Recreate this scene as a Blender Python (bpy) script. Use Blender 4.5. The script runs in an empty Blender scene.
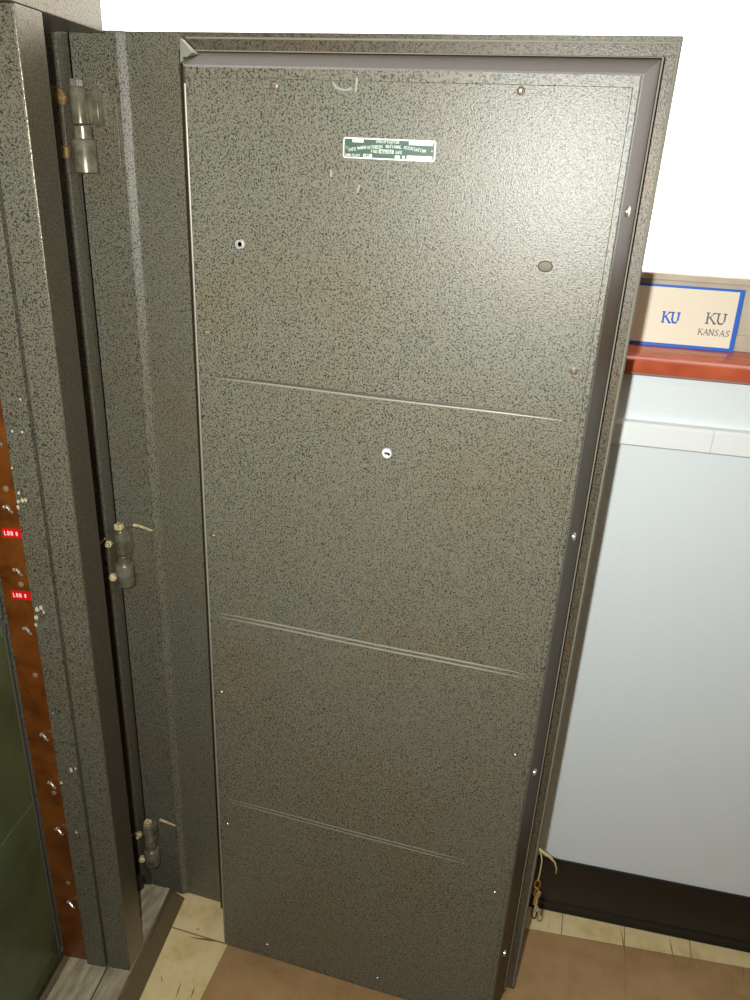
import bpy, bmesh, math, random
from mathutils import Vector, Matrix
random.seed(7)
scene = bpy.context.scene
COL = scene.collection

# ------------------------------------------------------------ camera, world, lights, exposure
EYE = Vector((0.0, 0.0, 1.685))
RIGHT = Vector((0.961, 0.271, 0.046)); DOWN = Vector((0.149, -0.373, -0.916)); FWD = Vector((-0.231, 0.887, -0.399))
yaw, pitch, roll = -0.25525034, 0.41061980, 0.04997188
FWD = Vector((math.sin(yaw) * math.cos(pitch), math.cos(yaw) * math.cos(pitch), -math.sin(pitch)))
r0 = Vector((math.cos(yaw), -math.sin(yaw), 0)); u0 = r0.cross(FWD)
RIGHT = math.cos(roll) * r0 + math.sin(roll) * u0
UP = -math.sin(roll) * r0 + math.cos(roll) * u0
cam_data = bpy.data.cameras.new('camera')
cam_data.sensor_fit = 'HORIZONTAL'; cam_data.sensor_width = 36.0
cam_data.lens = 768.236 / 750.0 * 36.0
cam_data.clip_start = 0.01
cam = bpy.data.objects.new('camera', cam_data); COL.objects.link(cam)
M = Matrix((RIGHT, UP, -FWD)).transposed().to_4x4(); M.translation = EYE
cam.matrix_world = M
scene.camera = cam

world = bpy.data.worlds.new('world'); scene.world = world; world.use_nodes = True
bg = world.node_tree.nodes['Background']
bg.inputs[0].default_value = (1.0, 0.99, 0.985, 1); bg.inputs[1].default_value = 3.5

fl = bpy.data.lights.new('camera_flash', 'AREA'); fl.shape = 'RECTANGLE'; fl.size = 0.03; fl.size_y = 0.015
fl.energy = 25.0; fl.color = (0.99, 1.0, 0.97)
flo = bpy.data.objects.new('camera_flash', fl); COL.objects.link(flo)
MF = M.copy(); MF.translation = EYE - RIGHT * 0.075 + UP * 0.03 + FWD * 0.02
AIM = FWD + UP * 0.14 + RIGHT * 0.10
flo.rotation_mode = 'QUATERNION'; flo.rotation_quaternion = AIM.to_track_quat('-Z', 'Y'); flo.location = MF.translation

cl = bpy.data.lights.new('ceiling_lamp', 'AREA'); cl.shape = 'RECTANGLE'; cl.size = 1.2; cl.size_y = 0.3
cl.energy = 4.5; cl.color = (1.0, 0.78, 0.52)
clo = bpy.data.objects.new('ceiling_lamp', cl); COL.objects.link(clo); clo.location = (0.5, -0.6, 2.56)

vs = scene.view_settings
vs.view_transform = 'Standard'; vs.look = 'None'; vs.gamma = 1.0; vs.use_curve_mapping = False
vs.exposure = 0.0

# ------------------------------------------------------------ materials
def new_mat(name):
    m = bpy.data.materials.new(name); m.use_nodes = True
    nt = m.node_tree; b = nt.nodes['Principled BSDF']
    return m, nt, b
def srgb(r, g, b):
    f = lambda c: (c / 255 / 12.92) if c / 255 <= 0.04045 else ((c / 255 + 0.055) / 1.055) ** 2.4
    return (f(r), f(g), f(b), 1)
def plain(name, col, rough=0.5, metal=0.0, spec=0.5):
    m, nt, b = new_mat(name)
    b.inputs['Base Color'].default_value = col; b.inputs['Roughness'].default_value = rough
    b.inputs['Metallic'].default_value = metal; b.inputs['Specular IOR Level'].default_value = spec
    return m
def ramp(nt, stops):
    r = nt.nodes.new('ShaderNodeValToRGB'); e = r.color_ramp.elements
    e[0].position, e[0].color = stops[0]; e[1].position, e[1].color = stops[-1]
    for p, c in stops[1:-1]:
        k = e.new(p); k.color = c
    return r
def noise(nt, scale, detail=2, rough=0.5, vec=None, dist=0.0):
    n = nt.nodes.new('ShaderNodeTexNoise'); n.inputs['Scale'].default_value = scale
    n.inputs['Detail'].default_value = detail; n.inputs['Roughness'].default_value = rough
    n.inputs['Distortion'].default_value = dist
    if vec: nt.links.new(vec, n.inputs['Vector'])
    return n
def mixc(nt, fac, a, b):
    m = nt.nodes.new('ShaderNodeMix'); m.data_type = 'RGBA'
    for s, v in ((m.inputs[0], fac), (m.inputs[6], a), (m.inputs[7], b)):
        if isinstance(v, bpy.types.NodeSocket): nt.links.new(v, s)
        else: s.default_value = v
    return m.outputs[2]
def geo_pos(nt):
    return nt.nodes.new('ShaderNodeNewGeometry').outputs['Position']

def hammer(name, light, dark, brown, rough=0.38, lo=0.41, hi=0.49, spec=0.5, bump=0.30, scale=430):
    """hammered two-tone enamel: worm-like dark flecks, a little rust bloom, fine pebbled relief"""
    m, nt, b = new_mat(name); P = geo_pos(nt)
    n1 = noise(nt, scale, 2.0, 0.55, P, 0.6)
    r1 = ramp(nt, [(lo, (1, 1, 1, 1)), (hi, (0, 0, 0, 1))]); nt.links.new(n1.outputs['Fac'], r1.inputs[0])
    n2 = noise(nt, 5.0, 3, 0.6, P)
    r2 = ramp(nt, [(0.46, (0, 0, 0, 1)), (0.72, (1, 1, 1, 1))]); nt.links.new(n2.outputs['Fac'], r2.inputs[0])
    base = mixc(nt, r2.outputs[0], light, brown)
    out = mixc(nt, r1.outputs[0], base, dark)
    nt.links.new(out, b.inputs['Base Color'])
    b.inputs['Roughness'].default_value = rough; b.inputs['Specular IOR Level'].default_value = spec
    n3 = noise(nt, 560, 2, 0.5, P)
    bp = nt.nodes.new('ShaderNodeBump'); bp.inputs['Strength'].default_value = bump; bp.inputs['Distance'].default_value = 0.0012
    nt.links.new(n3.outputs['Fac'], bp.inputs['Height']); nt.links.new(bp.outputs[0], b.inputs['Normal'])
    return m

M_DOOR = hammer('hammered_grey_enamel', srgb(110, 108, 92), srgb(38, 37, 32), srgb(112, 104, 84), rough=0.39)
M_RIM = hammer('rim_enamel', srgb(78, 66, 46), srgb(60, 50, 36), srgb(76, 60, 40), rough=0.5, spec=0.2, lo=0.36, hi=0.46, bump=0.2)  # brown base also puts the steps' warm reflections into the colour
M_FLANGE = hammer('flange_glare_enamel', srgb(94, 88, 72), srgb(44, 41, 35), srgb(104, 86, 62), rough=0.42)  # brown tone stands for warm glare on the flange
M_BODY = hammer('body_enamel', srgb(100, 97, 82), srgb(32, 31, 27), srgb(100, 92, 74), rough=0.42)
M_FRONT = hammer('frame_front_enamel', srgb(120, 113, 95), srgb(86, 80, 68), srgb(124, 112, 90), rough=0.30, bump=0.25)
M_SILLF = hammer('sill_grimy_enamel', srgb(104, 92, 68), srgb(70, 62, 48), srgb(112, 96, 70), rough=0.5, bump=0.2)
M_DARK = plain('void_shade', srgb(24, 22, 20), 0.8)  # near-black colour standing for shade inside grooves and gaps
M_COPPER = None

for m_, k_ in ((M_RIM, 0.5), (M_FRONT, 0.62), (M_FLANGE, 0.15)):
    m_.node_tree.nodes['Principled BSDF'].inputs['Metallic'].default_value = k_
def worn(name, base, scratch, dark, rough=0.45, sx=30, sy=6):
    m, nt, b = new_mat(name)
    tc = nt.nodes.new('ShaderNodeMapping'); nt.links.new(geo_pos(nt), tc.inputs[0]); tc.inputs['Scale'].default_value = (sx, sy, sx)
    n1 = noise(nt, 3.0, 4, 0.6, tc.outputs[0]); r1 = ramp(nt, [(0.35, dark), (0.5, base), (0.68, scratch)])
    nt.links.new(n1.outputs['Fac'], r1.inputs[0]); nt.links.new(r1.outputs[0], b.inputs['Base Color'])
    b.inputs['Roughness'].default_value = rough
    bp = nt.nodes.new('ShaderNodeBump'); bp.inputs['Strength'].default_value = 0.2; bp.inputs['Distance'].default_value = 0.001
    nt.links.new(n1.outputs['Fac'], bp.inputs['Height']); nt.links.new(bp.outputs[0], b.inputs['Normal'])
    return m
M_SILLT = worn('worn_sill_metal', srgb(150, 140, 116), srgb(172, 162, 138), srgb(130, 119, 96))
M_COPPER = worn('brown_bronze_strip', srgb(96, 50, 14), srgb(108, 60, 20), srgb(76, 38, 10), rough=0.3, sx=8, sy=8)
M_GREEN = worn('dark_green_enamel', srgb(74, 82, 54), srgb(84, 90, 60), srgb(64, 70, 46), rough=0.22, sx=2, sy=2)
M_STEEL = worn('hinge_steel', srgb(112, 108, 88), srgb(134, 130, 112), srgb(90, 84, 66), rough=0.26, sx=14, sy=14)
M_STEEL.node_tree.nodes['Principled BSDF'].inputs['Metallic'].default_value = 0.35
M_PINB = worn('brassy_bolt', srgb(196, 178, 136), srgb(216, 202, 166), srgb(150, 122, 80), rough=0.35, sx=40, sy=40)
M_RUST = worn('rusty_leaf', srgb(120, 98, 58), srgb(140, 116, 70), srgb(96, 70, 40), rough=0.5, sx=30, sy=30)
M_NICKEL = plain('nickel', srgb(214, 206, 190), 0.22, 0.8)
M_RIB = plain('rib_highlight_paint', srgb(138, 136, 122), 0.4, 0.1)  # pale tone painting the highlights of ribs, beads and edges
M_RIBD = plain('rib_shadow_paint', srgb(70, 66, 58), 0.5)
M_HOLE = plain('hole_black', srgb(14, 13, 12), 0.6)
M_PLATEW = plain('plate_aluminium', srgb(214, 218, 206), 0.35, 0.1)
M_PLATEG = plain('plate_green_ink', srgb(58, 84, 72), 0.4)
M_TAPE = plain('red_embossing_tape', srgb(206, 12, 18), 0.35)
M_WHITE = plain('tape_letter_white', srgb(250, 238, 238), 0.6)
M_CHIP = plain('chipped_paint', srgb(190, 182, 150), 0.6)
M_CARD = plain('card_cream', srgb(228, 218, 196), 0.55)
M_BLUE = plain('card_blue', srgb(28, 96, 196), 0.5)
M_INK = plain('card_ink', srgb(84, 88, 102), 0.6)
M_BRASS = plain('brass', srgb(214, 160, 60), 0.25, 0.8)
M_TWINE = plain('straw_twine', srgb(196, 176, 120), 0.8)
M_BASE = plain('black_vinyl', srgb(26, 22, 18), 0.42)
M_TRIMW = plain('white_rail_paint', srgb(232, 236, 234), 0.45)
M_FRAME = worn('window_frame_tan', srgb(188, 176, 156), srgb(196, 186, 166), srgb(176, 162, 142), rough=0.45, sx=3, sy=3)
M_RED = worn('red_stained_sill', srgb(176, 84, 56), srgb(186, 94, 64), srgb(160, 72, 46), rough=0.16, sx=5, sy=20)

def wall_mat():
    m, nt, b = new_mat('orange_peel_wall'); P = geo_pos(nt)
    b.inputs['Base Color'].default_value = srgb(222, 230, 232); b.inputs['Roughness'].default_value = 0.5
    n = noise(nt, 120, 3, 0.55, P)
    bp = nt.nodes.new('ShaderNodeBump'); bp.inputs['Strength'].default_value = 0.35; bp.inputs['Distance'].default_value = 0.002
    nt.links.new(n.outputs['Fac'], bp.inputs['Height']); nt.links.new(bp.outputs[0], b.inputs['Normal'])
    return m
M_WALL = wall_mat()
M_CEIL = plain('ceiling_paint', srgb(190, 184, 168), 0.8)

def tile_mat(name, a, c, d, crack):
    m, nt, b = new_mat(name); P = geo_pos(nt)
    n1 = noise(nt, 14, 5, 0.65, P); r1 = ramp(nt, [(0.32, d), (0.5, a), (0.7, c)]); nt.links.new(n1.outputs['Fac'], r1.inputs[0])
    mp = nt.nodes.new('ShaderNodeMapping'); nt.links.new(P, mp.inputs[0]); mp.inputs['Scale'].default_value = (60, 9, 1)
    n2 = noise(nt, 1.0, 3, 0.6, mp.outputs[0]); r2 = ramp(nt, [(0.66, (0, 0, 0, 1)), (0.72, (1, 1, 1, 1))]); nt.links.new(n2.outputs['Fac'], r2.inputs[0])
    nt.links.new(mixc(nt, r2.outputs[0], r1.outputs[0], crack), b.inputs['Base Color'])
    b.inputs['Roughness'].default_value = 0.45
    return m
M_CREAM = tile_mat('cream_vinyl_tile', srgb(226, 204, 152), srgb(234, 216, 168), srgb(206, 180, 124), srgb(196, 166, 110))
M_BROWN = tile_mat('tan_vinyl_tile', srgb(168, 134, 92), srgb(176, 143, 100), srgb(156, 122, 82), srgb(148, 114, 76))
M_SEAM = plain('tile_seam', srgb(158, 128, 84), 0.8)

def glass_mat():
    m = bpy.data.materials.new('window_glass'); m.use_nodes = True; nt = m.node_tree; nt.nodes.clear()
    o = nt.nodes.new('ShaderNodeOutputMaterial'); mx = nt.nodes.new('ShaderNodeMixShader')
    t = nt.nodes.new('ShaderNodeBsdfTransparent'); g = nt.nodes.new('ShaderNodeBsdfGlossy'); g.inputs['Roughness'].default_value = 0.02
    mx.inputs[0].default_value = 0.05
    nt.links.new(t.outputs[0], mx.inputs[1]); nt.links.new(g.outputs[0], mx.inputs[2]); nt.links.new(mx.outputs[0], o.inputs[0])
    return m
M_GLASS = glass_mat()

# ------------------------------------------------------------ mesh helpers
IDENT = (Vector((0, 0, 0)), Vector((1, 0, 0)), Vector((0, 1, 0)), Vector((0, 0, 1)))
class MB:
    def __init__(self, frame=IDENT):
        self.bm = bmesh.new(); self.f = frame; self.mi = 0
    def P(self, p):
        o, a, b, c = self.f
        return o + a * p[0] + b * p[1] + c * p[2]
    def face(self, pts):
        vs_ = [self.bm.verts.new(self.P(p)) for p in pts]
        f = self.bm.faces.new(vs_); f.material_index = self.mi; return f
    def box(self, a, b):
        x0, x1 = sorted((a[0], b[0])); y0, y1 = sorted((a[1], b[1])); z0, z1 = sorted((a[2], b[2]))
        v = [self.bm.verts.new(self.P((x, y, z))) for z in (z0, z1) for y in (y0, y1) for x in (x0, x1)]
        for q in ((0, 2, 3, 1), (4, 5, 7, 6), (0, 1, 5, 4), (2, 6, 7, 3), (0, 4, 6, 2), (1, 3, 7, 5)):
            f = self.bm.faces.new([v[i] for i in q]); f.material_index = self.mi
        return self
    def prism(self, poly, z0, z1, axis=2):
        """poly in the two other axes, extruded along axis"""
        def mk(p, h):
            q = [p[0], p[1]]; q.insert(axis, h); return q
        lo = [self.bm.verts.new(self.P(mk(p, z0))) for p in poly]; hi = [self.bm.verts.new(self.P(mk(p, z1))) for p in poly]
        n = len(poly)
        fs = [self.bm.faces.new(lo), self.bm.faces.new(hi)]
        for i in range(n): fs.append(self.bm.faces.new([lo[i], lo[(i + 1) % n], hi[(i + 1) % n], hi[i]]))
        for f in fs: f.material_index = self.mi
        return self
    def rings(self, rs, cap0=True, cap1=True):
        loops = [[self.bm.verts.new(self.P(p)) for p in r] for r in rs]
        n = len(loops[0])
        for a, b in zip(loops, loops[1:]):
            for i in range(n):
                f = self.bm.faces.new([a[i], a[(i + 1) % n], b[(i + 1) % n], b[i]]); f.material_index = self.mi
        if cap0: self.bm.faces.new(loops[0]).material_index = self.mi
        if cap1: self.bm.faces.new(loops[-1]).material_index = self.mi
        return self
    def tube(self, pts, rads, n=16, cap=True):
        pts = [Vector(p) for p in pts]
        if not hasattr(rads, '__len__'): rads = [rads] * len(pts)
        rs = []
        for i, p in enumerate(pts):
            t = (pts[min(i + 1, len(pts) - 1)] - pts[max(i - 1, 0)])
            if t.length < 1e-9: t = Vector((0, 0, 1))
            t.normalize(); ref = Vector((0, 0, 1)) if abs(t.z) < 0.9 else Vector((1, 0, 0))
            e1 = t.cross(ref).normalized(); e2 = t.cross(e1)
            rs.append([p + (e1 * math.cos(2 * math.pi * k / n) + e2 * math.sin(2 * math.pi * k / n)) * rads[i] for k in range(n)])
        return self.rings(rs, cap, cap)
    def lathe(self, c, axis, prof, n=20):
        """prof: list of (distance along axis, radius)"""
        c = Vector(c); t = Vector(axis).normalized(); ref = Vector((0, 0, 1)) if abs(t.z) < 0.9 else Vector((1, 0, 0))
        e1 = t.cross(ref).normalized(); e2 = t.cross(e1)
        return self.rings([[c + t * h + (e1 * math.cos(2 * math.pi * k / n) + e2 * math.sin(2 * math.pi * k / n)) * max(r, 1e-5) for k in range(n)] for h, r in prof])
    def build(self, name, mats, parent=None, base=None, bevel=0.0, smooth=False, seg=2):
        bmesh.ops.recalc_face_normals(self.bm, faces=self.bm.faces[:])
        if base is None: base = wloc(parent) if parent else Vector((0, 0, 0))
        base = Vector(base)
        for v in self.bm.verts: v.co -= base
        me = bpy.data.meshes.new(name); self.bm.to_mesh(me); self.bm.free()
        for m in (mats if isinstance(mats, (list, tuple)) else [mats]): me.materials.append(m)
        o = bpy.data.objects.new(name, me); COL.objects.link(o)
        if parent: o.parent = parent; o.location = base - wloc(parent)
        else: o.location = base
        if bevel:
            bv = o.modifiers.new('bevel', 'BEVEL'); bv.width = bevel; bv.segments = seg; bv.limit_method = 'ANGLE'; bv.angle_limit = math.radians(40)
        if smooth:
            for p in me.polygons: p.use_smooth = True
            me.set_sharp_from_angle(angle=math.radians(40))
        return o
def wloc(o):
    v = Vector((0, 0, 0))
    while o: v += o.location; o = o.parent
    return v
def empty(name, loc, label, cat, group=None):
    o = bpy.data.objects.new(name, None); COL.objects.link(o); o.location = loc
    o.empty_display_size = 0.05
    o['label'] = label; o['category'] = cat
    if group: o['group'] = group
    return o
def tag(o, label, cat, group=None):
    o['label'] = label; o['category'] = cat
    if group: o['group'] = group
    return o
def struct(o): o['kind'] = 'structure'; return o
def dup(o, parent, wpos, label=None):
    c = o.copy(); COL.objects.link(c); c.parent = parent; c.location = Vector(wpos) - wloc(parent)
    if 'label' in c.keys(): del c['label']
    if label: c['label'] = label
    return c

# frames: W = back wall (s along the wall, t into the wall, z);  F = safe front (u along the front away from camera, d into the safe, z)
wa = -0.0679
WF = (Vector((0.369, 1.465, 0)), Vector((math.cos(wa), -math.sin(wa), 0)), Vector((math.sin(wa), math.cos(wa), 0)), Vector((0, 0, 1)))
ba = math.radians(-6.7)
FF = (Vector((-0.7466, 1.1933, 0)), Vector((math.sin(ba), math.cos(ba), 0)), Vector((-math.cos(ba), math.sin(ba), 0)), Vector((0, 0, 1)))
def F(u, d, z): return FF[0] + FF[1] * u + FF[2] * d + FF[3] * z
def W(s, t, z): return WF[0] + WF[1] * s + WF[2] * t + WF[3] * z

# ------------------------------------------------------------ room shell
CEIL = 2.6
def floor():
    b = MB()
    X0, X1, Y0, Y1 = -3.2, 3.4, -4.5, 1.9
    sl = 0.0679
    def q(x0, x1, ya0, ya1, mi, sk0=0.0, sk1=0.0):
        b.mi = mi
        b.face([(x0, ya0 + sk0 * x0, 0), (x1, ya0 + sk0 * x1, 0), (x1, ya1 + sk1 * x1, 0), (x0, ya1 + sk1 * x0, 0)])
    g = 0.0012
    # tiles laid out on lines read off the floor; column lines run straight towards the back wall
    cols = [X0, -2.9, -2.421, -2.116, -1.811, -1.506, -1.201, -0.896, -0.591, -0.286, 0.012, 0.308, 0.613, 0.918, 1.223, 1.528, 1.833, 2.138, 2.443, 2.748, 3.053, X1]
    rows = [Y0, -4.378, -4.073, -3.768, -3.463, -3.158, -2.853, -2.548, -2.243, -1.938, -1.633, -1.328, -1.023, -0.718, -0.413, -0.108, 0.197, 0.502, 0.807, 1.112]
    q(X0, X1, Y0, Y1 + 0.2, 2)          # seam colour below
    for f in b.bm.faces:
        for v in f.verts: v.co.z = -0.002
    for i in range(len(cols) - 1):
        for j in range(len(rows) - 1):
            x0, x1 = cols[i] + g, cols[i + 1] - g
            cream = x1 <= -0.58 or (j <= 13 and (i + j) % 2 == 0)
            q(x0, x1, rows[j] + g, rows[j + 1] - g, 0 if cream else 1)
    for i in range(len(cols) - 1):
        x0, x1 = cols[i] + g, cols[i + 1] - g
        if x1 < -0.2:
            q(x0, x1, 1.112 + 0.0025, 1.417, 0); q(x0, x1, 1.417 + g, Y1, 0)
        else:
            q(x0, x1, 1.112 + g, 1.361, 1, 0, 0.11)
            xm = (x0 + x1) / 2
            q(x0, xm - g, 1.361 + g, Y1, 0, 0.11, 0.0); q(xm + g, x1, 1.361 + g, Y1, 0, 0.11, 0.0)
    # short curled splits in the cream tiles beside the safe and by the wall
    def split(p, q, w):
        p, q = Vector((*p, 0.0004)), Vector((*q, 0.0004)); d = (q - p).normalized(); n = Vector((-d.y, d.x, 0)); m = (p + q) / 2 + n * w
        b.mi = 3; b.face([p, m - n * w * 1.6, q, m])
    for p, q, w in (((-0.651, 1.000), (-0.644, 0.960), .002), ((-0.6185, 1.003), (-0.613, 0.970), .002), ((-0.691, 1.101), (-0.597, 1.115), .0035), ((0.298, 1.452), (0.310, 1.360), .0018), ((0.413, 1.458), (0.420, 1.386), .0018), ((-0.70, 1.00), (-0.69, 0.985), .0015), ((-0.68, 1.125), (-0.672, 1.128), .002)):
        split(p, q, w)
    return struct(b.build('floor', [M_CREAM, M_BROWN, M_SEAM, plain('split_dirt', srgb(136, 98, 52), 0.8)]))
floor()
b = MB(); b.box((-3.3, -4.6, CEIL), (3.5, 2.0, CEIL + 0.05)); struct(b.build('ceiling', M_CEIL))
SB, ST, GB = 1.365, 1.398, 1.528      # sill underside, sill top, rail top
WX0, WX1, WZ1 = -1.9, 1.35, 2.32
b = MB(WF)
T = 0.16
b.box((-3.8, 0.006, 0), (3.1, T, SB))
b.box((-3.8, 0.006, SB), (WX0, T, CEIL)); b.box((WX1, 0.006, SB), (3.1, T, CEIL)); b.box((WX0, 0.006, WZ1), (WX1, T, CEIL))
struct(b.build('wall_back', M_WALL))
b = MB(); b.box((-3.35, -4.6, 0), (-3.2, 2.0, CEIL)); struct(b.build('wall_left', M_WALL))
b = MB(); b.box((3.4, -4.6, 0), (3.55, 2.0, CEIL)); struct(b.build('wall_right', M_WALL))
b = MB(); b.box((-3.35, -4.65, 0), (3.55, -4.5, CEIL)); struct(b.build('wall_front', plain('far_wall_paint', srgb(150, 146, 134), 0.8)))
# baseboard with cove foot
b = MB(WF)
b.prism([(0.006, 0.159), (0.001, 0.159), (-0.001, 0.155), (-0.001, 0.026), (-0.004, 0.020), (-0.006, 0.010), (-0.011, 0.0), (0.006, 0.0)], -3.5, 3.0, axis=0)
struct(b.build('baseboard_back', M_BASE))
# white surface raceway below the sill
b = MB(WF)
for s0, s1 in ((-2.0, -0.1210), (-0.1206, 1.5)):
    b.prism([(0.006, 1.230), (-0.014, 1.230), (-0.018, 1.233), (-0.018, 1.270), (-0.014, 1.275), (0.006, 1.275)], s0, s1, axis=0)
o = struct(b.build('trim_1', M_TRIMW, bevel=0.0008))
# window: frame, glass, red stained stool
b = MB(WF)
b.box((WX0, 0.10, ST - 0.01), (WX1, 0.15, GB))
b.box((WX0, 0.094, GB - 0.012), (WX1, 0.10, GB)); b.box((WX0, 0.094, ST), (WX1, 0.10, ST + 0.03))
b.box((WX0, 0.10, WZ1 - 0.06), (WX1, 0.15, WZ1)); b.box((WX0, 0.10, GB), (WX0 + 0.05, 0.15, WZ1)); b.box((WX1 - 0.05, 0.10, GB), (WX1, 0.15, WZ1))
win = struct(b.build('window_1', M_FRAME, base=W(0, 0.12, ST), bevel=0.002))
b = MB(WF); b.box((WX0 + 0.05, 0.122, GB), (WX1 - 0.05, 0.126, WZ1 - 0.06)); b.build('window_pane', M_GLASS, win)
b = MB(WF)
b.prism([(0.10, SB), (-0.026, SB), (-0.034, SB + 0.006), (-0.036, SB + 0.016), (-0.034, ST - 0.005), (-0.026, ST), (0.10, ST)], -1.35, 1.45, axis=0)
b.build('window_sill', M_RED, win, smooth=True)

# ------------------------------------------------------------ the safe
safe = empty('safe', F(-0.65, 0.3, 0), 'tall grey hammered-enamel safe with its thick door swung open', 'safe')
UB, UG, UE = -0.279, -0.217, -0.055     # bright corner, hinge-side end of stile, far end of lintel
UN = -1.30                               # near end
LZ, SZ, TOPZ = 1.843, 0.125, 1.97
# body shell
b = MB(FF)
b.box((UN, 0.62, SZ), (UE - 0.09, 0.66, LZ))                                 # back
b.box((UN, 0.10, SZ), (UN + 0.05, 0.62, LZ)); b.box((UG - 0.04, 0.16, SZ), (UG, 0.62, LZ))
b.box((UN, 0.10, LZ + 0.001), (UE, 0.66, TOPZ)); b.box((UN, 0.16, 0.0), (UE - 0.04, 0.66, SZ - 0.001))
shell = b.build('body', M_BODY, safe, bevel=0.003)
# front frame: stile by the hinge, lintel over it, near stile
b = MB(FF)
b.box((UB, 0.0, SZ), (UG, 0.0482, LZ)); b.box((UN, 0.0, SZ), (UN + 0.06, 0.049, LZ)); 
b.box((UN, 0.0, LZ), (UE, 0.10, TOPZ))
b.build('front_frame', M_FRONT, safe, bevel=0.0015)
# reveal of the opening: outer face of the stile, in lighter enamel, then a stepped jamb behind a groove
b = MB(FF)
b.prism([(UB - 0.0015, 0.0015), (UB - 0.0002, 0.0015), (UB - 0.0002, 0.0480), (UB - 0.0015, 0.0480)], SZ, LZ - 0.001)
b.prism([(UB - 0.004, 0.0530), (UG, 0.0530), (UG, 0.155), (UB + 0.010, 0.155), (UB + 0.010, 0.096), (UB - 0.004, 0.094)], SZ, LZ)
b.build('jamb', M_BODY, safe, bevel=0.0012)
b = MB(FF); b.box((UN + 0.05, 0.0525, SZ), (UN + 0.064, 0.155, LZ)); b.build('jamb', M_BODY, safe, bevel=0.0012)
b = MB(FF); b.box((UB + 0.040, 0.0482, SZ), (UG - 0.002, 0.0530, LZ)); b.build('groove_shade', M_DARK, safe)  # near-black strip painting the shade deep in the groove
# bronze-brown strip in the jamb with clips, buttons, labels
b = MB(FF); b.box((UB + 0.004, 0.0965, SZ), (UB + 0.0098, 0.1490, LZ - 0.002))
strip = b.build('shelf_standard', M_COPPER, safe, base=F(UB + 0.005, 0.12, SZ), bevel=0.0008)
clip0 = None
for z in (1.168, 1.056, 0.944, 0.719, 0.607, 0.491, 0.293, 1.28, 1.39, 1.50):
    if clip0 is None:
        b = MB(FF); s = UB + 0.004
        b.lathe(F(s, 0.118, z) if False else (s, 0.1215, z), (-1, 0, 0), [(0, 0.0030), (0.002, 0.0030), (0.0032, 0.0012)], 12)
        b.tube([(s - 0.001, 0.116, z + 0.004), (s - 0.006, 0.1125, z + 0.005), (s - 0.008, 0.108, z + 0.001), (s - 0.006, 0.106, z - 0.005), (s - 0.003, 0.108, z - 0.009)], [0.002, 0.0024, 0.0026, 0.0024, 0.0016], 10)
        clip0 = b.build('shelf_clip', M_NICKEL, strip, base=F(s, 0.115, z), smooth=True)
    else: dup(clip0, strip, F(UB + 0.004, 0.115, z))
btn0 = None
for z in (1.030, 0.850, 0.583, 0.348, 1.20):
    if btn0 is None:
        b = MB(FF); b.lathe((UB + 0.004, 0.114, z), (-1, 0, 0), [(0, 0.005), (0.001, 0.0048), (0.0016, 0.003)], 14)
        btn0 = b.build('strip_button', plain('dull_button', srgb(130, 104, 76), 0.5), strip, base=F(UB + 0.004, 0.114, z), smooth=True)
    else: dup(btn0, strip, F(UB + 0.004, 0.114, z))

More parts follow.
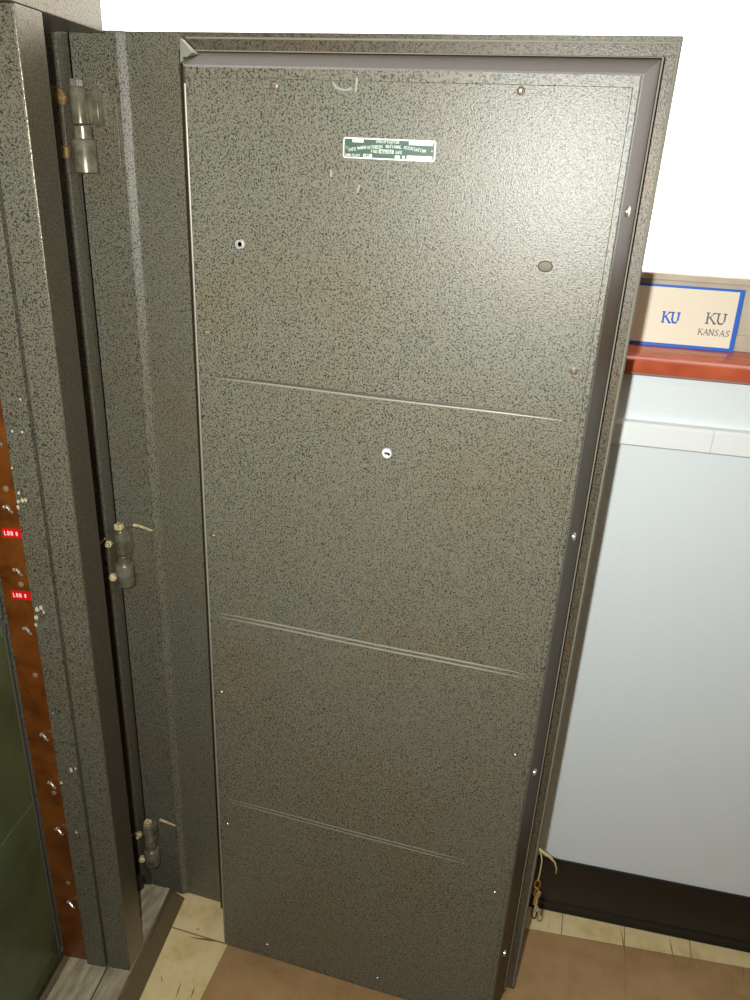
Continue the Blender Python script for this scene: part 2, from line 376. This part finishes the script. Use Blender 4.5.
# stroke lettering
GL = {
 'A': [((0, 0), (.5, 1)), ((.5, 1), (1, 0)), ((.2, .38), (.8, .38))],
 'B': [((0, 0), (0, 1)), ((0, 1), (.7, .95)), ((.7, .95), (.75, .6)), ((.75, .6), (0, .52)), ((.75, .5), (.85, .1)), ((.85, .1), (0, 0))],
 'C': [((.95, .85), (.5, 1)), ((.5, 1), (.05, .7)), ((.05, .7), (.05, .3)), ((.05, .3), (.5, 0)), ((.5, 0), (.95, .15))],
 'D': [((0, 0), (0, 1)), ((0, 1), (.6, 1)), ((.6, 1), (1, .6)), ((1, .6), (1, .4)), ((1, .4), (.6, 0)), ((.6, 0), (0, 0))],
 'E': [((0, 0), (0, 1)), ((0, 1), (.85, 1)), ((0, .52), (.7, .52)), ((0, 0), (.85, 0))],
 'F': [((0, 0), (0, 1)), ((0, 1), (.85, 1)), ((0, .52), (.7, .52))],
 'I': [((.5, 0), (.5, 1))],
 'K': [((.1, 0), (.1, 1)), ((.1, .42), (.85, 1)), ((.35, .6), (1, 0))],
 'L': [((0, 1), (0, 0)), ((0, 0), (.8, 0))],
 'M': [((0, 0), (.1, 1)), ((.1, 1), (.5, .2)), ((.5, .2), (.9, 1)), ((.9, 1), (1, 0))],
 'N': [((.05, 0), (.05, 1)), ((.05, 1), (.95, 0)), ((.95, 0), (.95, 1))],
 'O': [((.5, 1), (.05, .7)), ((.05, .7), (.05, .3)), ((.05, .3), (.5, 0)), ((.5, 0), (.95, .3)), ((.95, .3), (.95, .7)), ((.95, .7), (.5, 1))],
 'P': [((0, 0), (0, 1)), ((0, 1), (.8, .95)), ((.8, .95), (.8, .55)), ((.8, .55), (0, .5))],
 'R': [((0, 0), (0, 1)), ((0, 1), (.8, .95)), ((.8, .95), (.8, .55)), ((.8, .55), (0, .5)), ((.35, .5), (.95, 0))],
 'S': [((.9, .88), (.5, 1)), ((.5, 1), (.1, .8)), ((.1, .8), (.85, .25)), ((.85, .25), (.5, 0)), ((.5, 0), (.05, .12))],
 'T': [((.5, 0), (.5, 1)), ((0, 1), (1, 1))],
 'U': [((.08, 1), (.08, .3)), ((.08, .3), (.28, .03)), ((.28, .03), (.65, .03)), ((.65, .03), (.85, .3)), ((.85, .3), (.85, 1))],
 '1': [((.2, .8), (.5, 1)), ((.5, 1), (.5, 0))],
 '2': [((.05, .8), (.5, 1)), ((.5, 1), (.9, .75)), ((.9, .75), (.05, 0)), ((.05, 0), (.95, 0))],
 '8': [((.5, 1), (.1, .75)), ((.1, .75), (.9, .25)), ((.9, .25), (.5, 0)), ((.5, 0), (.1, .25)), ((.1, .25), (.9, .75)), ((.9, .75), (.5, 1))],
 '.': [((.4, 0), (.6, 0))],
}
def letters(b, text, org, ax, up, nrm, h, wd, gap, sw, th=0.0003, serif=None, fmap=None):
    """draw text as thin raised strokes; org is the lower left, in b's frame coordinates mapped through fmap"""
    org, ax, up, nrm = Vector(org), Vector(ax), Vector(up), Vector(nrm)
    x = 0.0
    for ch in text:
        if ch == ' ': x += wd * 0.8; continue
        for (p, q) in GL[ch]:
            P_ = org + ax * (x + p[0] * wd) + up * (p[1] * h); Q_ = org + ax * (x + q[0] * wd) + up * (q[1] * h)
            t = (Q_ - P_).normalized(); s = t.cross(nrm).normalized()
            w = sw
            if serif and abs(t.dot(up)) > 0.5 and t.dot(ax) * t.dot(up) > 0.2: w = sw * 0.55
            P_ -= t * w * 0.3; Q_ += t * w * 0.3
            c0 = [P_ - s * w / 2, P_ + s * w / 2, Q_ + s * w / 2, Q_ - s * w / 2]
            b.rings([[v for v in c0], [v + nrm * th for v in c0]])
        if serif:
            ends = {'K': [(.1, 0), (.1, 1), (.85, 1), (1, 0)], 'U': [(.08, 1), (.85, 1)], 'A': [(0, 0), (1, 0)], 'N': [(.05, 0), (.95, 1), (.05, 1)], 'S': []}.get(ch, [])
            for e in ends:
                c = org + ax * (x + e[0] * wd) + up * (e[1] * h); l = serif; w = sw * 0.35
                c0 = [c - ax * l - up * w, c + ax * l - up * w, c + ax * l + up * w, c - ax * l + up * w]
                b.rings([c0, [v + nrm * th for v in c0]])
        x += wd + gap

# red tapes with embossed marks (read from the opening: left = deeper)
for k, (d0, d1, z, txt) in enumerate(((0.132, 0.0975, 1.123, 'LBB 8'), (0.134, 0.0975, 1.009, 'LBB 8'))):
    b = MB(FF); s = UB + 0.004
    b.rings([[(s, d0, z - 0.009), (s, d1, z - 0.007), (s, d1, z + 0.0095), (s, d0, z + 0.0075)], [(s - 0.0006, d0, z - 0.009), (s - 0.0006, d1, z - 0.007), (s - 0.0006, d1, z + 0.0095), (s - 0.0006, d0, z + 0.0075)]])
    b.mi = 1
    letters(b, txt, (s - 0.0006, d0 - 0.004, z - 0.0038), (0, -1, 0.03), (0, 0, 1), (-1, 0, 0), 0.0066, 0.0032, 0.0024, 0.0011)
    t = b.build('label_tape', [M_TAPE, M_WHITE], strip)
    t['label'] = 'upper red embossed label tape' if k == 0 else 'lower red embossed label tape'
# chipped paint marks on the jamb
def chip(b, d, z, r, n=9):
    pts = []
    for k in range(n):
        a = 2 * math.pi * k / n; rr = r * random.uniform(0.5, 1.2)
        pts.append((UB - 0.0045, d + math.cos(a) * rr * 0.7, z + math.sin(a) * rr))
    b.rings([pts, [(p[0] - 0.0004, p[1], p[2]) for p in pts]])
for d, z, r in ((0.083, 1.187, .004), (0.090, 1.185, .003), (0.077, 1.188, .003), (0.087, 1.199, .003), (0.092, 1.175, .003), (0.086, 0.991, .004), (0.079, 0.996, .004), (0.090, 0.975, .004), (0.092, 0.96, .003), (0.075, 0.988, .003),
                (0.066, 0.655, .004), (0.058, 0.66, .003), (0.09, 0.62, .003), (0.074, 0.50, .003), (0.085, 0.78, .002), (0.066, 1.30, .002), (0.062, 1.35, .002), (0.082, 1.30, .002), (0.092, 1.24, .002)):
    b = MB(FF); chip(b, d, z, r * 1.3); b.build('paint_chip', M_CHIP, safe)
# sill: dark grimy front face, worn top plates with a groove
b = MB(FF)
b.prism([(UN, 0.0), (0.0, 0.0), (-0.074, SZ - 0.004), (UN, SZ - 0.004)], 0.0, 0.006, axis=1)
b.build('sill_front', M_SILLF, safe, bevel=0.001)
b = MB(FF)
b.box((UN, 0.0, SZ - 0.03), (-0.076, 0.049, SZ)); b.box((UN, 0.0525, SZ - 0.03), (UG + 0.03, 0.137, SZ)); b.box((UG, 0.049, SZ - 0.03), (-0.076, 0.12, SZ - 0.001))
b.build('sill_plate', M_SILLT, safe, bevel=0.0012)
b = MB(FF); b.box((UN, 0.049, SZ - 0.03), (UG, 0.0525, SZ - 0.012)); b.build('sill_groove', M_DARK, safe)
b = MB(FF); b.box((UN, 0.1376, SZ - 0.04), (UG, 0.152, SZ - 0.003)); b.build('sill_lip', M_SILLF, safe, bevel=0.001)
# inner compartment doors in dark green enamel
for k, (z0, z1) in enumerate(((SZ, 0.556), (0.560, 0.943), (0.949, 1.40), (1.404, LZ - 0.004))):
    b = MB(FF); off = 0.0 if k < 2 else 0.012
    b.box((UN + 0.066, 0.1555, z0), (UB - 0.003 - off, 0.175, z1))
    o = b.build('compartment_door', M_GREEN, safe, bevel=0.0015)
b = MB(FF); b.box((UB - 0.0025, 0.1555, SZ), (UB + 0.004, 0.17, 0.93)); b.box((UB - 0.010, 0.1535, 0.93), (UB + 0.004, 0.170, 0.950)); b.box((UB - 0.0025, 0.1555, 0.96), (UB + 0.004, 0.17, LZ - 0.002))
b.build('compartment_frame', plain('grey_bracket', srgb(84, 84, 76), 0.35), safe, bevel=0.001)

# ---- door
DX0, DX1, DZ0, DZ1, YO = -0.838, 0.0640, 0.012, 1.8545, 1.20
PX0, PX1, PZ0, PZ1, YP = -0.572, 0.018, 0.071, 1.795, 1.065
b = MB()
# back plate: profile across the hinge side (raised hinge band, sloping ridge), constant in z
prof = [(DX0, YO + 0.05), (DX0, YO - 0.006), (-0.758, YO - 0.008), (-0.754, YO - 0.0085), (-0.750, YO - 0.0070), (-0.742, YO - 0.0005), (-0.738, YO), (-0.60, YO), (DX1, YO), (DX1, YO + 0.05)]
b.prism(prof, DZ0, DZ1)
door = b.build('door', M_DOOR, safe, base=(-0.39, YO + 0.02, DZ0), bevel=0.0018)
door['label'] = 'thick safe door swung open, inner side facing out'
def ring(x0, x1, z0, z1, y): return [(x0, y, z0), (x1, y, z0), (x1, y, z1), (x0, y, z1)]
# tapered insulated box with two steps
b = MB()
b.rings([ring(-0.640, 0.0445, DZ0 + 0.020, 1.829, YO - 0.0002), ring(-0.6385, 0.0435, DZ0 + 0.021, 1.8275, 1.172), ring(-0.630, 0.0405, DZ0 + 0.024, 1.8245, 1.168), ring(-0.580, 0.0205, PZ0 - 0.003, PZ1 + 0.0035, YP + 0.010)])
rimo = b.build('stepped_rim', M_RIM, door, bevel=0.0008)
b = MB()
b.rings([ring(-0.580, 0.0205, PZ0 - 0.003, PZ1 + 0.0035, YP + 0.0098), ring(PX0 - 0.004, PX1 + 0.001, PZ0 - 0.002, PZ1 + 0.001, YP + 0.004), ring(PX0, PX1 - 0.001, PZ0, PZ1, YP + 0.0012)])
b.rings([ring(PX0 + 0.006, PX1 - 0.0075, PZ0 + 0.012, PZ1 - 0.012, YP + 0.0011), ring(PX0 + 0.0068, PX1 - 0.0083, PZ0 + 0.0128, PZ1 - 0.0128, YP - 0.0002)])
b.build('inner_cover', M_DOOR, door)
# corner gusset top left
b = MB(); b.rings([[(-0.614, 1.145, 1.8366), (-0.614, 1.145, 1.8050), (-0.592, 1.145, 1.8190)], [(-0.6115, 1.128, 1.8366), (-0.6135, 1.128, 1.8057), (-0.5935, 1.128, 1.8190)]])
b.build('corner_gusset', plain('gusset_paint', srgb(128, 128, 116), 0.4), door, bevel=0.0008)
# thin skin outside the steps, its brown imitating warm glare on the flange
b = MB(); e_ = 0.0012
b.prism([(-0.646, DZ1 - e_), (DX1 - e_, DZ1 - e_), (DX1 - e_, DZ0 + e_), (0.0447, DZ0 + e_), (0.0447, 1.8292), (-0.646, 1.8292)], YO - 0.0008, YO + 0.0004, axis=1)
b.build('flange_glare', M_FLANGE, door)
b = MB(); b.tube([(-0.625, 1.1685, 1.8262), (0.0420, 1.1685, 1.8262), (0.0422, 1.1685, DZ0 + 0.03)], 0.0011, 8); b.build('step_highlight', M_RIB, door, smooth=True)  # pale tube drawn as the highlight on the step's nose
# outer edge bead on the flange
b = MB(); b.tube([(-0.64, YO - 0.0005, 1.8465), (0.0598, YO - 0.0005, 1.8465)], 0.0016, 8); b.tube([(0.0605, YO - 0.0005, 1.8465), (0.0605, YO - 0.0005, DZ0 + 0.01)], 0.0016, 8)
b.build('edge_bead', M_RIB, door, smooth=True)
# pale tube in place of the highlight along the cover's hinge edge
b = MB(); b.tube([(PX0 - 0.0025, YP + 0.003, PZ0 + 0.01), (PX0 - 0.0035, YP + 0.003, 1.2), (PX0 - 0.0025, YP + 0.003, PZ1 - 0.02)], 0.0019, 8)
b.build('corner_highlight', M_RIB, door, smooth=True)
# pale scuffs on the cover
for pts in (((-0.3616, 1.7806), (-0.357, 1.774), (-0.3451, 1.7715), (-0.3357, 1.7744)), ((-0.3310, 1.7700), (-0.3294, 1.7858)), ((-0.3618, 1.6763), (-0.362, 1.668)), ((-0.3241, 1.650), (-0.321, 1.660))):
    b = MB(); b.tube([(p[0], YP + 0.0004, p[1]) for p in pts], [0.0012 + 0.0006 * (k % 2) for k in range(len(pts))], 6); b.build('scuff', plain('scuff_grey', srgb(150, 150, 138), 0.5), door)
# stiffening ribs pressed in the cover
def rib(z, x0, x1, lines, mat, r):
    b = MB()
    for dz in lines:
        n = 24; pts = []; rad = []
        for k in range(n + 1):
            t = k / n; pts.append((x0 + (x1 - x0) * t, YP - 0.0004, z + dz + 0.0006 * math.sin(9 * t) * r / 0.002)); rad.append(r * (0.25 + 0.75 * min(1, 6 * t, 6 * (1 - t))))
        b.tube(pts, rad, 8)
    return b.build('stiffening_rib', mat, door, smooth=True)
rib(1.3722, PX0 + 0.03, -0.013, (0.0016,), M_RIBD, 0.0016); rib(1.3722, PX0 + 0.034, -0.013, (-0.0024,), M_RIB, 0.0019)  # dark and pale lines paint the crease's shade and highlight
rib(0.937, PX0 + 0.022, -0.012, (0.004, -0.004), M_RIB, 0.0016)
rib(0.502, PX0 + 0.020, -0.07, (0.004, -0.004), plain('worn_rib', srgb(122, 121, 108), 0.4, 0.1), 0.0012)
# screws on the cover
sc0 = None
for x, z in ((-0.443, 1.775), (-0.120, 1.776), (-0.556, 1.439), (-0.008, 1.441), (-0.558, 1.095), (-0.555, 0.770), (-0.009, 0.777), (-0.554, 0.440), (-0.008, 0.449), (-0.470, 0.115), (-0.22, 0.115)):
    if sc0 is None:
        b = MB(); b.lathe((x, YP, z), (0, -1, 0), [(0, 0.0052), (0.0012, 0.0052), (0.0016, 0.0040), (0.0018, 0.0036)], 18)
        b.mi = 1; b.lathe((x, YP - 0.0017, z), (0, -1, 0), [(0, 0.0034), (0.0014, 0.0030), (0.0026, 0.0016)], 14)
        b.mi = 2; b.box((x - 0.003, YP - 0.0046, z - 0.0004), (x + 0.003, YP - 0.0042, z + 0.0004))
        sc0 = b.build('screw', [plain('screw_ring', srgb(104, 90, 74), 0.4, 0.3), M_NICKEL, M_HOLE], door, base=(x, YP, z), smooth=True)
    else: dup(sc0, door, (x, YP, z))
# screws in the sloping side of the rim
ang = Vector((0.105, -0.024, 0)).normalized()
es0 = None
for z in (1.645, 1.176, 0.708, 0.235):
    p = Vector((0.029, 1.110, z))
    if es0 is None:
        b = MB(); b.lathe(p, ang, [(-0.001, 0.007), (0.0012, 0.0068), (0.0024, 0.004)], 16)
        es0 = b.build('rim_screw', M_NICKEL, door, base=p, smooth=True)
    else: dup(es0, door, p)
# bolt holes
def hole(x, z, rx, rz, ringr, mat, inner=M_HOLE, name='bolt_hole', key=False):
    b = MB(); n = 20
    def el(a, c, y, ox=0): return [(x + ox + math.cos(2 * math.pi * k / n) * a, y, z + math.sin(2 * math.pi * k / n) * c) for k in range(n)]
    b.rings([el(rx + ringr, rz + ringr, YP), el(rx + ringr * .8, rz + ringr * .8, YP - 0.001), el(rx, rz, YP - 0.0012)])
    b.mi = 1
    b.rings([el(rx, rz, YP - 0.0012), el(rx * .9, rz * .9, YP - 0.0014)])
    return b.build(name, [mat, inner], door, smooth=True)
hole(-0.497, 1.572, 0.0035, 0.0038, 0.0035, plain('grey_washer', srgb(190, 192, 186), 0.4, 0.2), plain('hole_lead', srgb(140, 142, 140), 0.5))
hole(-0.499, 1.5715, 0.006, 0.0068, 0.0012, M_HOLE, plain('bolt_end', srgb(168, 170, 165), 0.4, 0.3))
hole(-0.064, 1.574, 0.0085, 0.0060, 0.0014, M_HOLE, plain('recess_brown', srgb(98, 92, 76), 0.6))
hole(-0.263, 1.286, 0.0068, 0.0072, 0.0018, plain('washer_rim', srgb(150, 150, 146), 0.4, 0.2), plain('washer_white', srgb(222, 224, 222), 0.4), 'keyhole_washer')
b = MB(); b.box((-0.2665, YP - 0.0018, 1.2842), (-0.2588, YP - 0.0014, 1.2876)); b.lathe((-0.2595, YP - 0.0013, 1.2848), (0, -1, 0), [(0, 0.0022), (0.0006, 0.0021)], 12); b.build('keyhole', M_HOLE, door)
hole(-0.284, 0.969, 0.0036, 0.0040, 0.0009, plain('rust_spot', srgb(150, 118, 74), 0.6), M_DOOR, 'patched_hole')
hole(-0.492, 0.306, 0.0060, 0.0034, 0.0008, M_RIBD, plain('hole_low', srgb(96, 92, 78), 0.6), 'patched_hole')
# nameplate
b = MB()
x0, x1, z0, z1, y = -0.345, -0.2205, 1.692, 1.717, YP
yf = y - 0.0012
def rr(xa, xb, za, zb, yy, r):
    pts = []
    for cx, cz, a0 in ((xb - r, zb - r, 0), (xa + r, zb - r, 90), (xa + r, za + r, 180), (xb - r, za + r, 270)):
        for k in range(5):
            a = math.radians(a0 + k * 22.5); pts.append((cx + r * math.cos(a), yy, cz + r * math.sin(a)))
    return pts
b.rings([rr(x0, x1, z0, z1, y, 0.003), rr(x0, x1, z0, z1, yf, 0.003)])
b.mi = 1; b.rings([rr(x0 + 0.0017, x1 - 0.0017, z0 + 0.0017, z1 - 0.0017, yf, 0.002), rr(x0 + 0.0017, x1 - 0.0017, z0 + 0.0017, z1 - 0.0017, yf - 0.0003, 0.002)])
b.mi = 0
y2 = yf - 0.0003
def pill(xa, xb, za, zb): b.rings([rr(xa, xb, za, zb, y2, 0.0008), rr(xa, xb, za, zb, y2 - 0.0002, 0.0008)])
pill(-0.3325, -0.3170, 1.7113, 1.7152); pill(-0.2560, -0.2240, 1.7108, 1.7152)
pill(-0.3170, -0.3050, 1.6938, 1.6980); pill(-0.2580, -0.2240, 1.6938, 1.6984); pill(-0.2980 + 0.002, -0.2760, 1.6995, 1.7040); pill(-0.2640, -0.2605, 1.6942, 1.6978); pill(-0.274, -0.267, 1.6942, 1.6978)
ax, up_, nr = (1, 0, 0), (0, 0, 1), (0, -1, 0)
def txt(s, x, z, h, wd, gap, sl=0.0):
    a = Vector((math.cos(sl), 0, math.sin(sl))); u = Vector((-math.sin(sl), 0, math.cos(sl)))
    letters(b, s, (x, y2, z), a, u, nr, h, wd, gap, 0.00062, 0.0002)
txt('SAFE', -0.3375, 1.7005, 0.0036, 0.0021, 0.0008, 0.12)
txt('MANUFACTURERS', -0.3250, 1.7030, 0.0036, 0.0020, 0.0007, 0.075)
txt('NATIONAL', -0.2880 + 0.0015, 1.7062, 0.0036, 0.0020, 0.0007, 0.0)
txt('ASSOCIATION', -0.2625, 1.7062, 0.0036, 0.0020, 0.0007, -0.13)
txt('SPECIFICATION', -0.3000, 1.7118, 0.0028, 0.0018, 0.0006)
txt('SMNA CLASS', -0.3420, 1.6945, 0.0030, 0.0016, 0.0006)
txt('INSULATED', -0.2995 - 0.006, 1.7002, 0.0001, 0.0001, 0.0001) if False else None
b.mi = 1; txt('INSULATED', -0.2950, 1.7000, 0.0030, 0.0014, 0.00055); txt('SAFE', -0.3155, 1.6948, 0.0026, 0.0014, 0.0006)
b.mi = 0; txt('FIRE', -0.3060, 1.6998, 0.0032, 0.0016, 0.0006); txt('SAFE', -0.2735, 1.6998, 0.0032, 0.0018, 0.0006)
b.mi = 2
for sx in (-0.3408, -0.2247): b.lathe((sx, y2, 1.7045), (0, -1, 0), [(0, 0.0027), (0.001, 0.0026), (0.0018, 0.0012)], 14)
npo = b.build('nameplate', [M_PLATEW, M_PLATEG, M_NICKEL], door)
npo['label'] = 'small green and silver maker plate on the door'

# ---- hinges (three alike)
def make_hinge(z, rusty):
    """a knuckle pair in the notch of the frame: door leaf, barrels, pin; bolts on the strip beside it"""
    ax_, ay = -0.811, 1.168
    b = MB()
    b.lathe((ax_, ay, z), (0, 0, 1), [(0, 0.0165), (0.001, 0.0185), (0.0475, 0.0185), (0.049, 0.0175), (0.050, 0.0140), (0.068, 0.0140)], 24)
    b.lathe((ax_ - 0.002, ay, z + 0.0705), (0, 0, 1), [(0, 0.0125), (0.001, 0.0135), (0.050, 0.0130), (0.0515, 0.012)], 24)
    w_ = 0.028 if rusty else 0.012
    b.box((ax_, ay + 0.004, z + 0.0705), (ax_ + w_, ay + 0.0245, z + 0.118))          # strap to the door
    h = b.build('hinge', M_STEEL, safe, base=(ax_, ay, z), bevel=0.001, smooth=True)
    b = MB(); b.box((ax_ - 0.010, ay - 0.008, z + 0.122), (ax_ + 0.005, ay + 0.006, z + 0.134)); b.build('hinge_pin', M_PINB if not rusty else M_NICKEL, h, bevel=0.002)
    b = MB(); b.box((-0.806, 1.1885, z + 0.012), (-0.760, 1.1945, z + 0.118)); b.build('door_leaf', M_DOOR, h, bevel=0.001)
    return h
def bolts(h, z, kind):
    b = MB()
    if kind == 'rusty':
        b.prism([(-0.866, z + 0.100), (-0.832, z + 0.096), (-0.829, z + 0.108), (-0.836, z + 0.119), (-0.848, z + 0.122), (-0.866, z + 0.122)], 1.156, 1.166, axis=1)
        b.build('bolt_lug', M_RUST, h, bevel=0.002); b = MB()
        b.prism([(-0.851, z + 0.020), (-0.835, z + 0.020), (-0.835, z + 0.037), (-0.845, z + 0.040), (-0.851, z + 0.034)], 1.156, 1.166, axis=1)
        b.build('bolt_lug', M_RUST, h, bevel=0.002)
    else:
        b.lathe((-0.838, 1.166, z + 0.087), (0.25, -0.9, 0.25), [(0, 0.0075), (0.008, 0.0075), (0.010, 0.006), (0.010, 0.0045), (0.018, 0.004)], 6)
        b.tube([(-0.852, 1.152, z + 0.090), (-0.836, 1.150, z + 0.106)], 0.0022, 8)
        b.build('bolt', M_PINB, h, bevel=0.0006); b = MB()
        b.lathe((-0.832, 1.160, z + 0.018), (0.3, -0.9, 0.1), [(0, 0.0085), (0.009, 0.0085), (0.011, 0.006), (0.012, 0.003)], 6)
        b.build('bolt', M_PINB, h, bevel=0.0006)
        b = MB(); b.tube([(-0.793, 1.186, z + 0.126), (-0.780, 1.184, z + 0.127), (-0.752, 1.184, z + 0.122)], [0.0036, 0.0028, 0.0022], 10)
        b.build('set_pin', M_PINB, h, smooth=True)
h = make_hinge(1.652, True); bolts(h, 1.652, 'rusty'); h['label'] = 'upper hinge with rusty lugs'
h = make_hinge(0.893, False); bolts(h, 0.893, 'bolt'); h['label'] = 'middle hinge with brassy bolts'
h = make_hinge(0.125, False); bolts(h, 0.125, 'bolt'); h['label'] = 'bottom hinge with brassy bolts'
# hinge-side strip of the body seen through the notch, between two dark gaps
b = MB(); b.box((-0.8730, 1.1700, 0.0), (-0.8440, 1.2100, LZ + 0.03)); b.box((-0.8735, 1.1990, SZ + 0.006), (-0.8440, 1.2100, LZ + 0.03))
b.build('hinge_post', M_BODY, safe, bevel=0.0008)
b = MB(); b.box((-0.93, 1.215, 0.0), (-0.8400, 1.235, LZ + 0.03)); b.build('gap_shade', M_DARK, safe)  # near-black box added to stand for shade behind the gaps
# dark floor pivot by the bottom hinge
b = MB(); b.lathe((-0.812, 1.100, SZ - 0.001), (0, 0, 1), [(0, 0.017), (0.018, 0.017), (0.028, 0.013), (0.032, 0.004)], 20)
b.build('door_pivot', plain('black_pivot', srgb(38, 34, 30), 0.5), safe, smooth=True)

# ------------------------------------------------------------ card on the window sill
CA = (W(-0.301, 0.083, ST + 0.0005), WF[1], (Vector((0, 0, 1)) * math.cos(0.09) + WF[2] * math.sin(0.09)).normalized(), None)
n_ = CA[1].cross(CA[2]).normalized()          # points towards the camera
if n_.dot(-WF[2]) < 0: n_ = -n_
CF = (CA[0], CA[1], CA[2], n_)                # local: x along, y up the card, z out
CW, CH = 0.204, 0.111
b = MB(CF)
b.box((0, 0, -0.0012), (CW, CH, 0))
b.mi = 1; b.box((0.004, 0.006, 0), (CW - 0.0085, CH - 0.0045, 0.0004))
b.mi = 2
letters(b, 'KU', (0.147, 0.048, 0.0004), (1, 0, 0), (0, 1, 0), (0, 0, 1), 0.0185, 0.0150, 0.0035, 0.0027, serif=0.0032)
letters(b, 'KANSAS', (0.137, 0.027, 0.0004), (1, 0, 0), (0, 1, 0), (0, 0, 1), 0.0105, 0.0073, 0.0022, 0.0014, serif=0.0013)
letters(b, 'THE UNIVERSITY OF', (0.120, 0.0395, 0.0004), (1, 0, 0), (0, 1, 0), (0, 0, 1), 0.002, 0.001, 0.0006, 0.0003) if False else None
b.mi = 0
letters(b, 'KU', (0.070, 0.044, 0.0004), (1, 0, 0.0), (0, 1, 0), (0, 0, 1), 0.0185, 0.0135, 0.0025, 0.0034, serif=0.003)
card = b.build('college_card', [M_BLUE, M_CARD, M_INK], base=CA[0])
tag(card, 'blue-bordered cream card with KU KANSAS lettering propped on the red window sill', 'card')

# ------------------------------------------------------------ brass key on frayed twine at the door edge
key = empty('key_bunch', (0.074, 1.20, 0.24), 'small brass keys on frayed straw twine hanging at the safe door edge', 'keys')
b = MB()
b.tube([(0.0625, 1.215, 0.425), (0.074, 1.208, 0.424), (0.088, 1.205, 0.419), (0.099, 1.206, 0.408), (0.105, 1.208, 0.390), (0.106, 1.209, 0.374)], [0.0022, 0.002, 0.002, 0.0018, 0.0014, 0.0006], 8)
b.tube([(0.0675, 1.214, 0.425), (0.077, 1.206, 0.427), (0.090, 1.205, 0.423), (0.103, 1.206, 0.400)], [0.0012, 0.001, 0.001, 0.0005], 6)
b.tube([(0.0675, 1.215, 0.425), (0.074, 1.203, 0.405), (0.074, 1.200, 0.375), (0.073, 1.200, 0.355)], 0.0014, 8)
b.build('twine', M_TWINE, key, smooth=True)
b = MB()
def torus(b, c, R, r, ax1, ax2, n=24):
    c, ax1, ax2 = Vector(c), Vector(ax1), Vector(ax2)
    b.tube([c + ax1 * math.cos(2 * math.pi * k / n) * R + ax2 * math.sin(2 * math.pi * k / n) * R for k in range(n + 1)], r, 8)
torus(b, (0.073, 1.200, 0.343), 0.011, 0.0016, (0.5, 0.1, 0), (0, 0, 1))
b.build('key_ring', M_BRASS, key, smooth=True)
for k, (dx, z_, L) in enumerate(((0.0, 0.322, 0.05), (0.004, 0.318, 0.062))):
    b = MB(); x = 0.0735 + dx
    b.lathe((x, 1.199 - 0.004 * k, z_), (0.8, -0.6, 0), [(-0.001, 0.009), (0.001, 0.009)], 16)
    b.box((x - 0.002, 1.1985 - 0.004 * k, z_ - 0.008 - L + 0.02), (x + 0.002, 1.1998 - 0.004 * k, z_ - 0.006))
    for j in range(3): b.box((x + 0.001, 1.1985 - 0.004 * k, z_ - L + 0.016 + j * 0.006), (x + 0.0045, 1.1998 - 0.004 * k, z_ - L + 0.019 + j * 0.006))
    b.build('key', M_BRASS if k == 0 else M_NICKEL, key)
b = MB(); torus(b, (0.077, 1.199, 0.262), 0.016, 0.0016, (0.3, -0.2, 0), (0, 0, 1)); b.build('key_loop', plain('dark_ring', srgb(60, 48, 28), 0.4, 0.4), key, smooth=True)
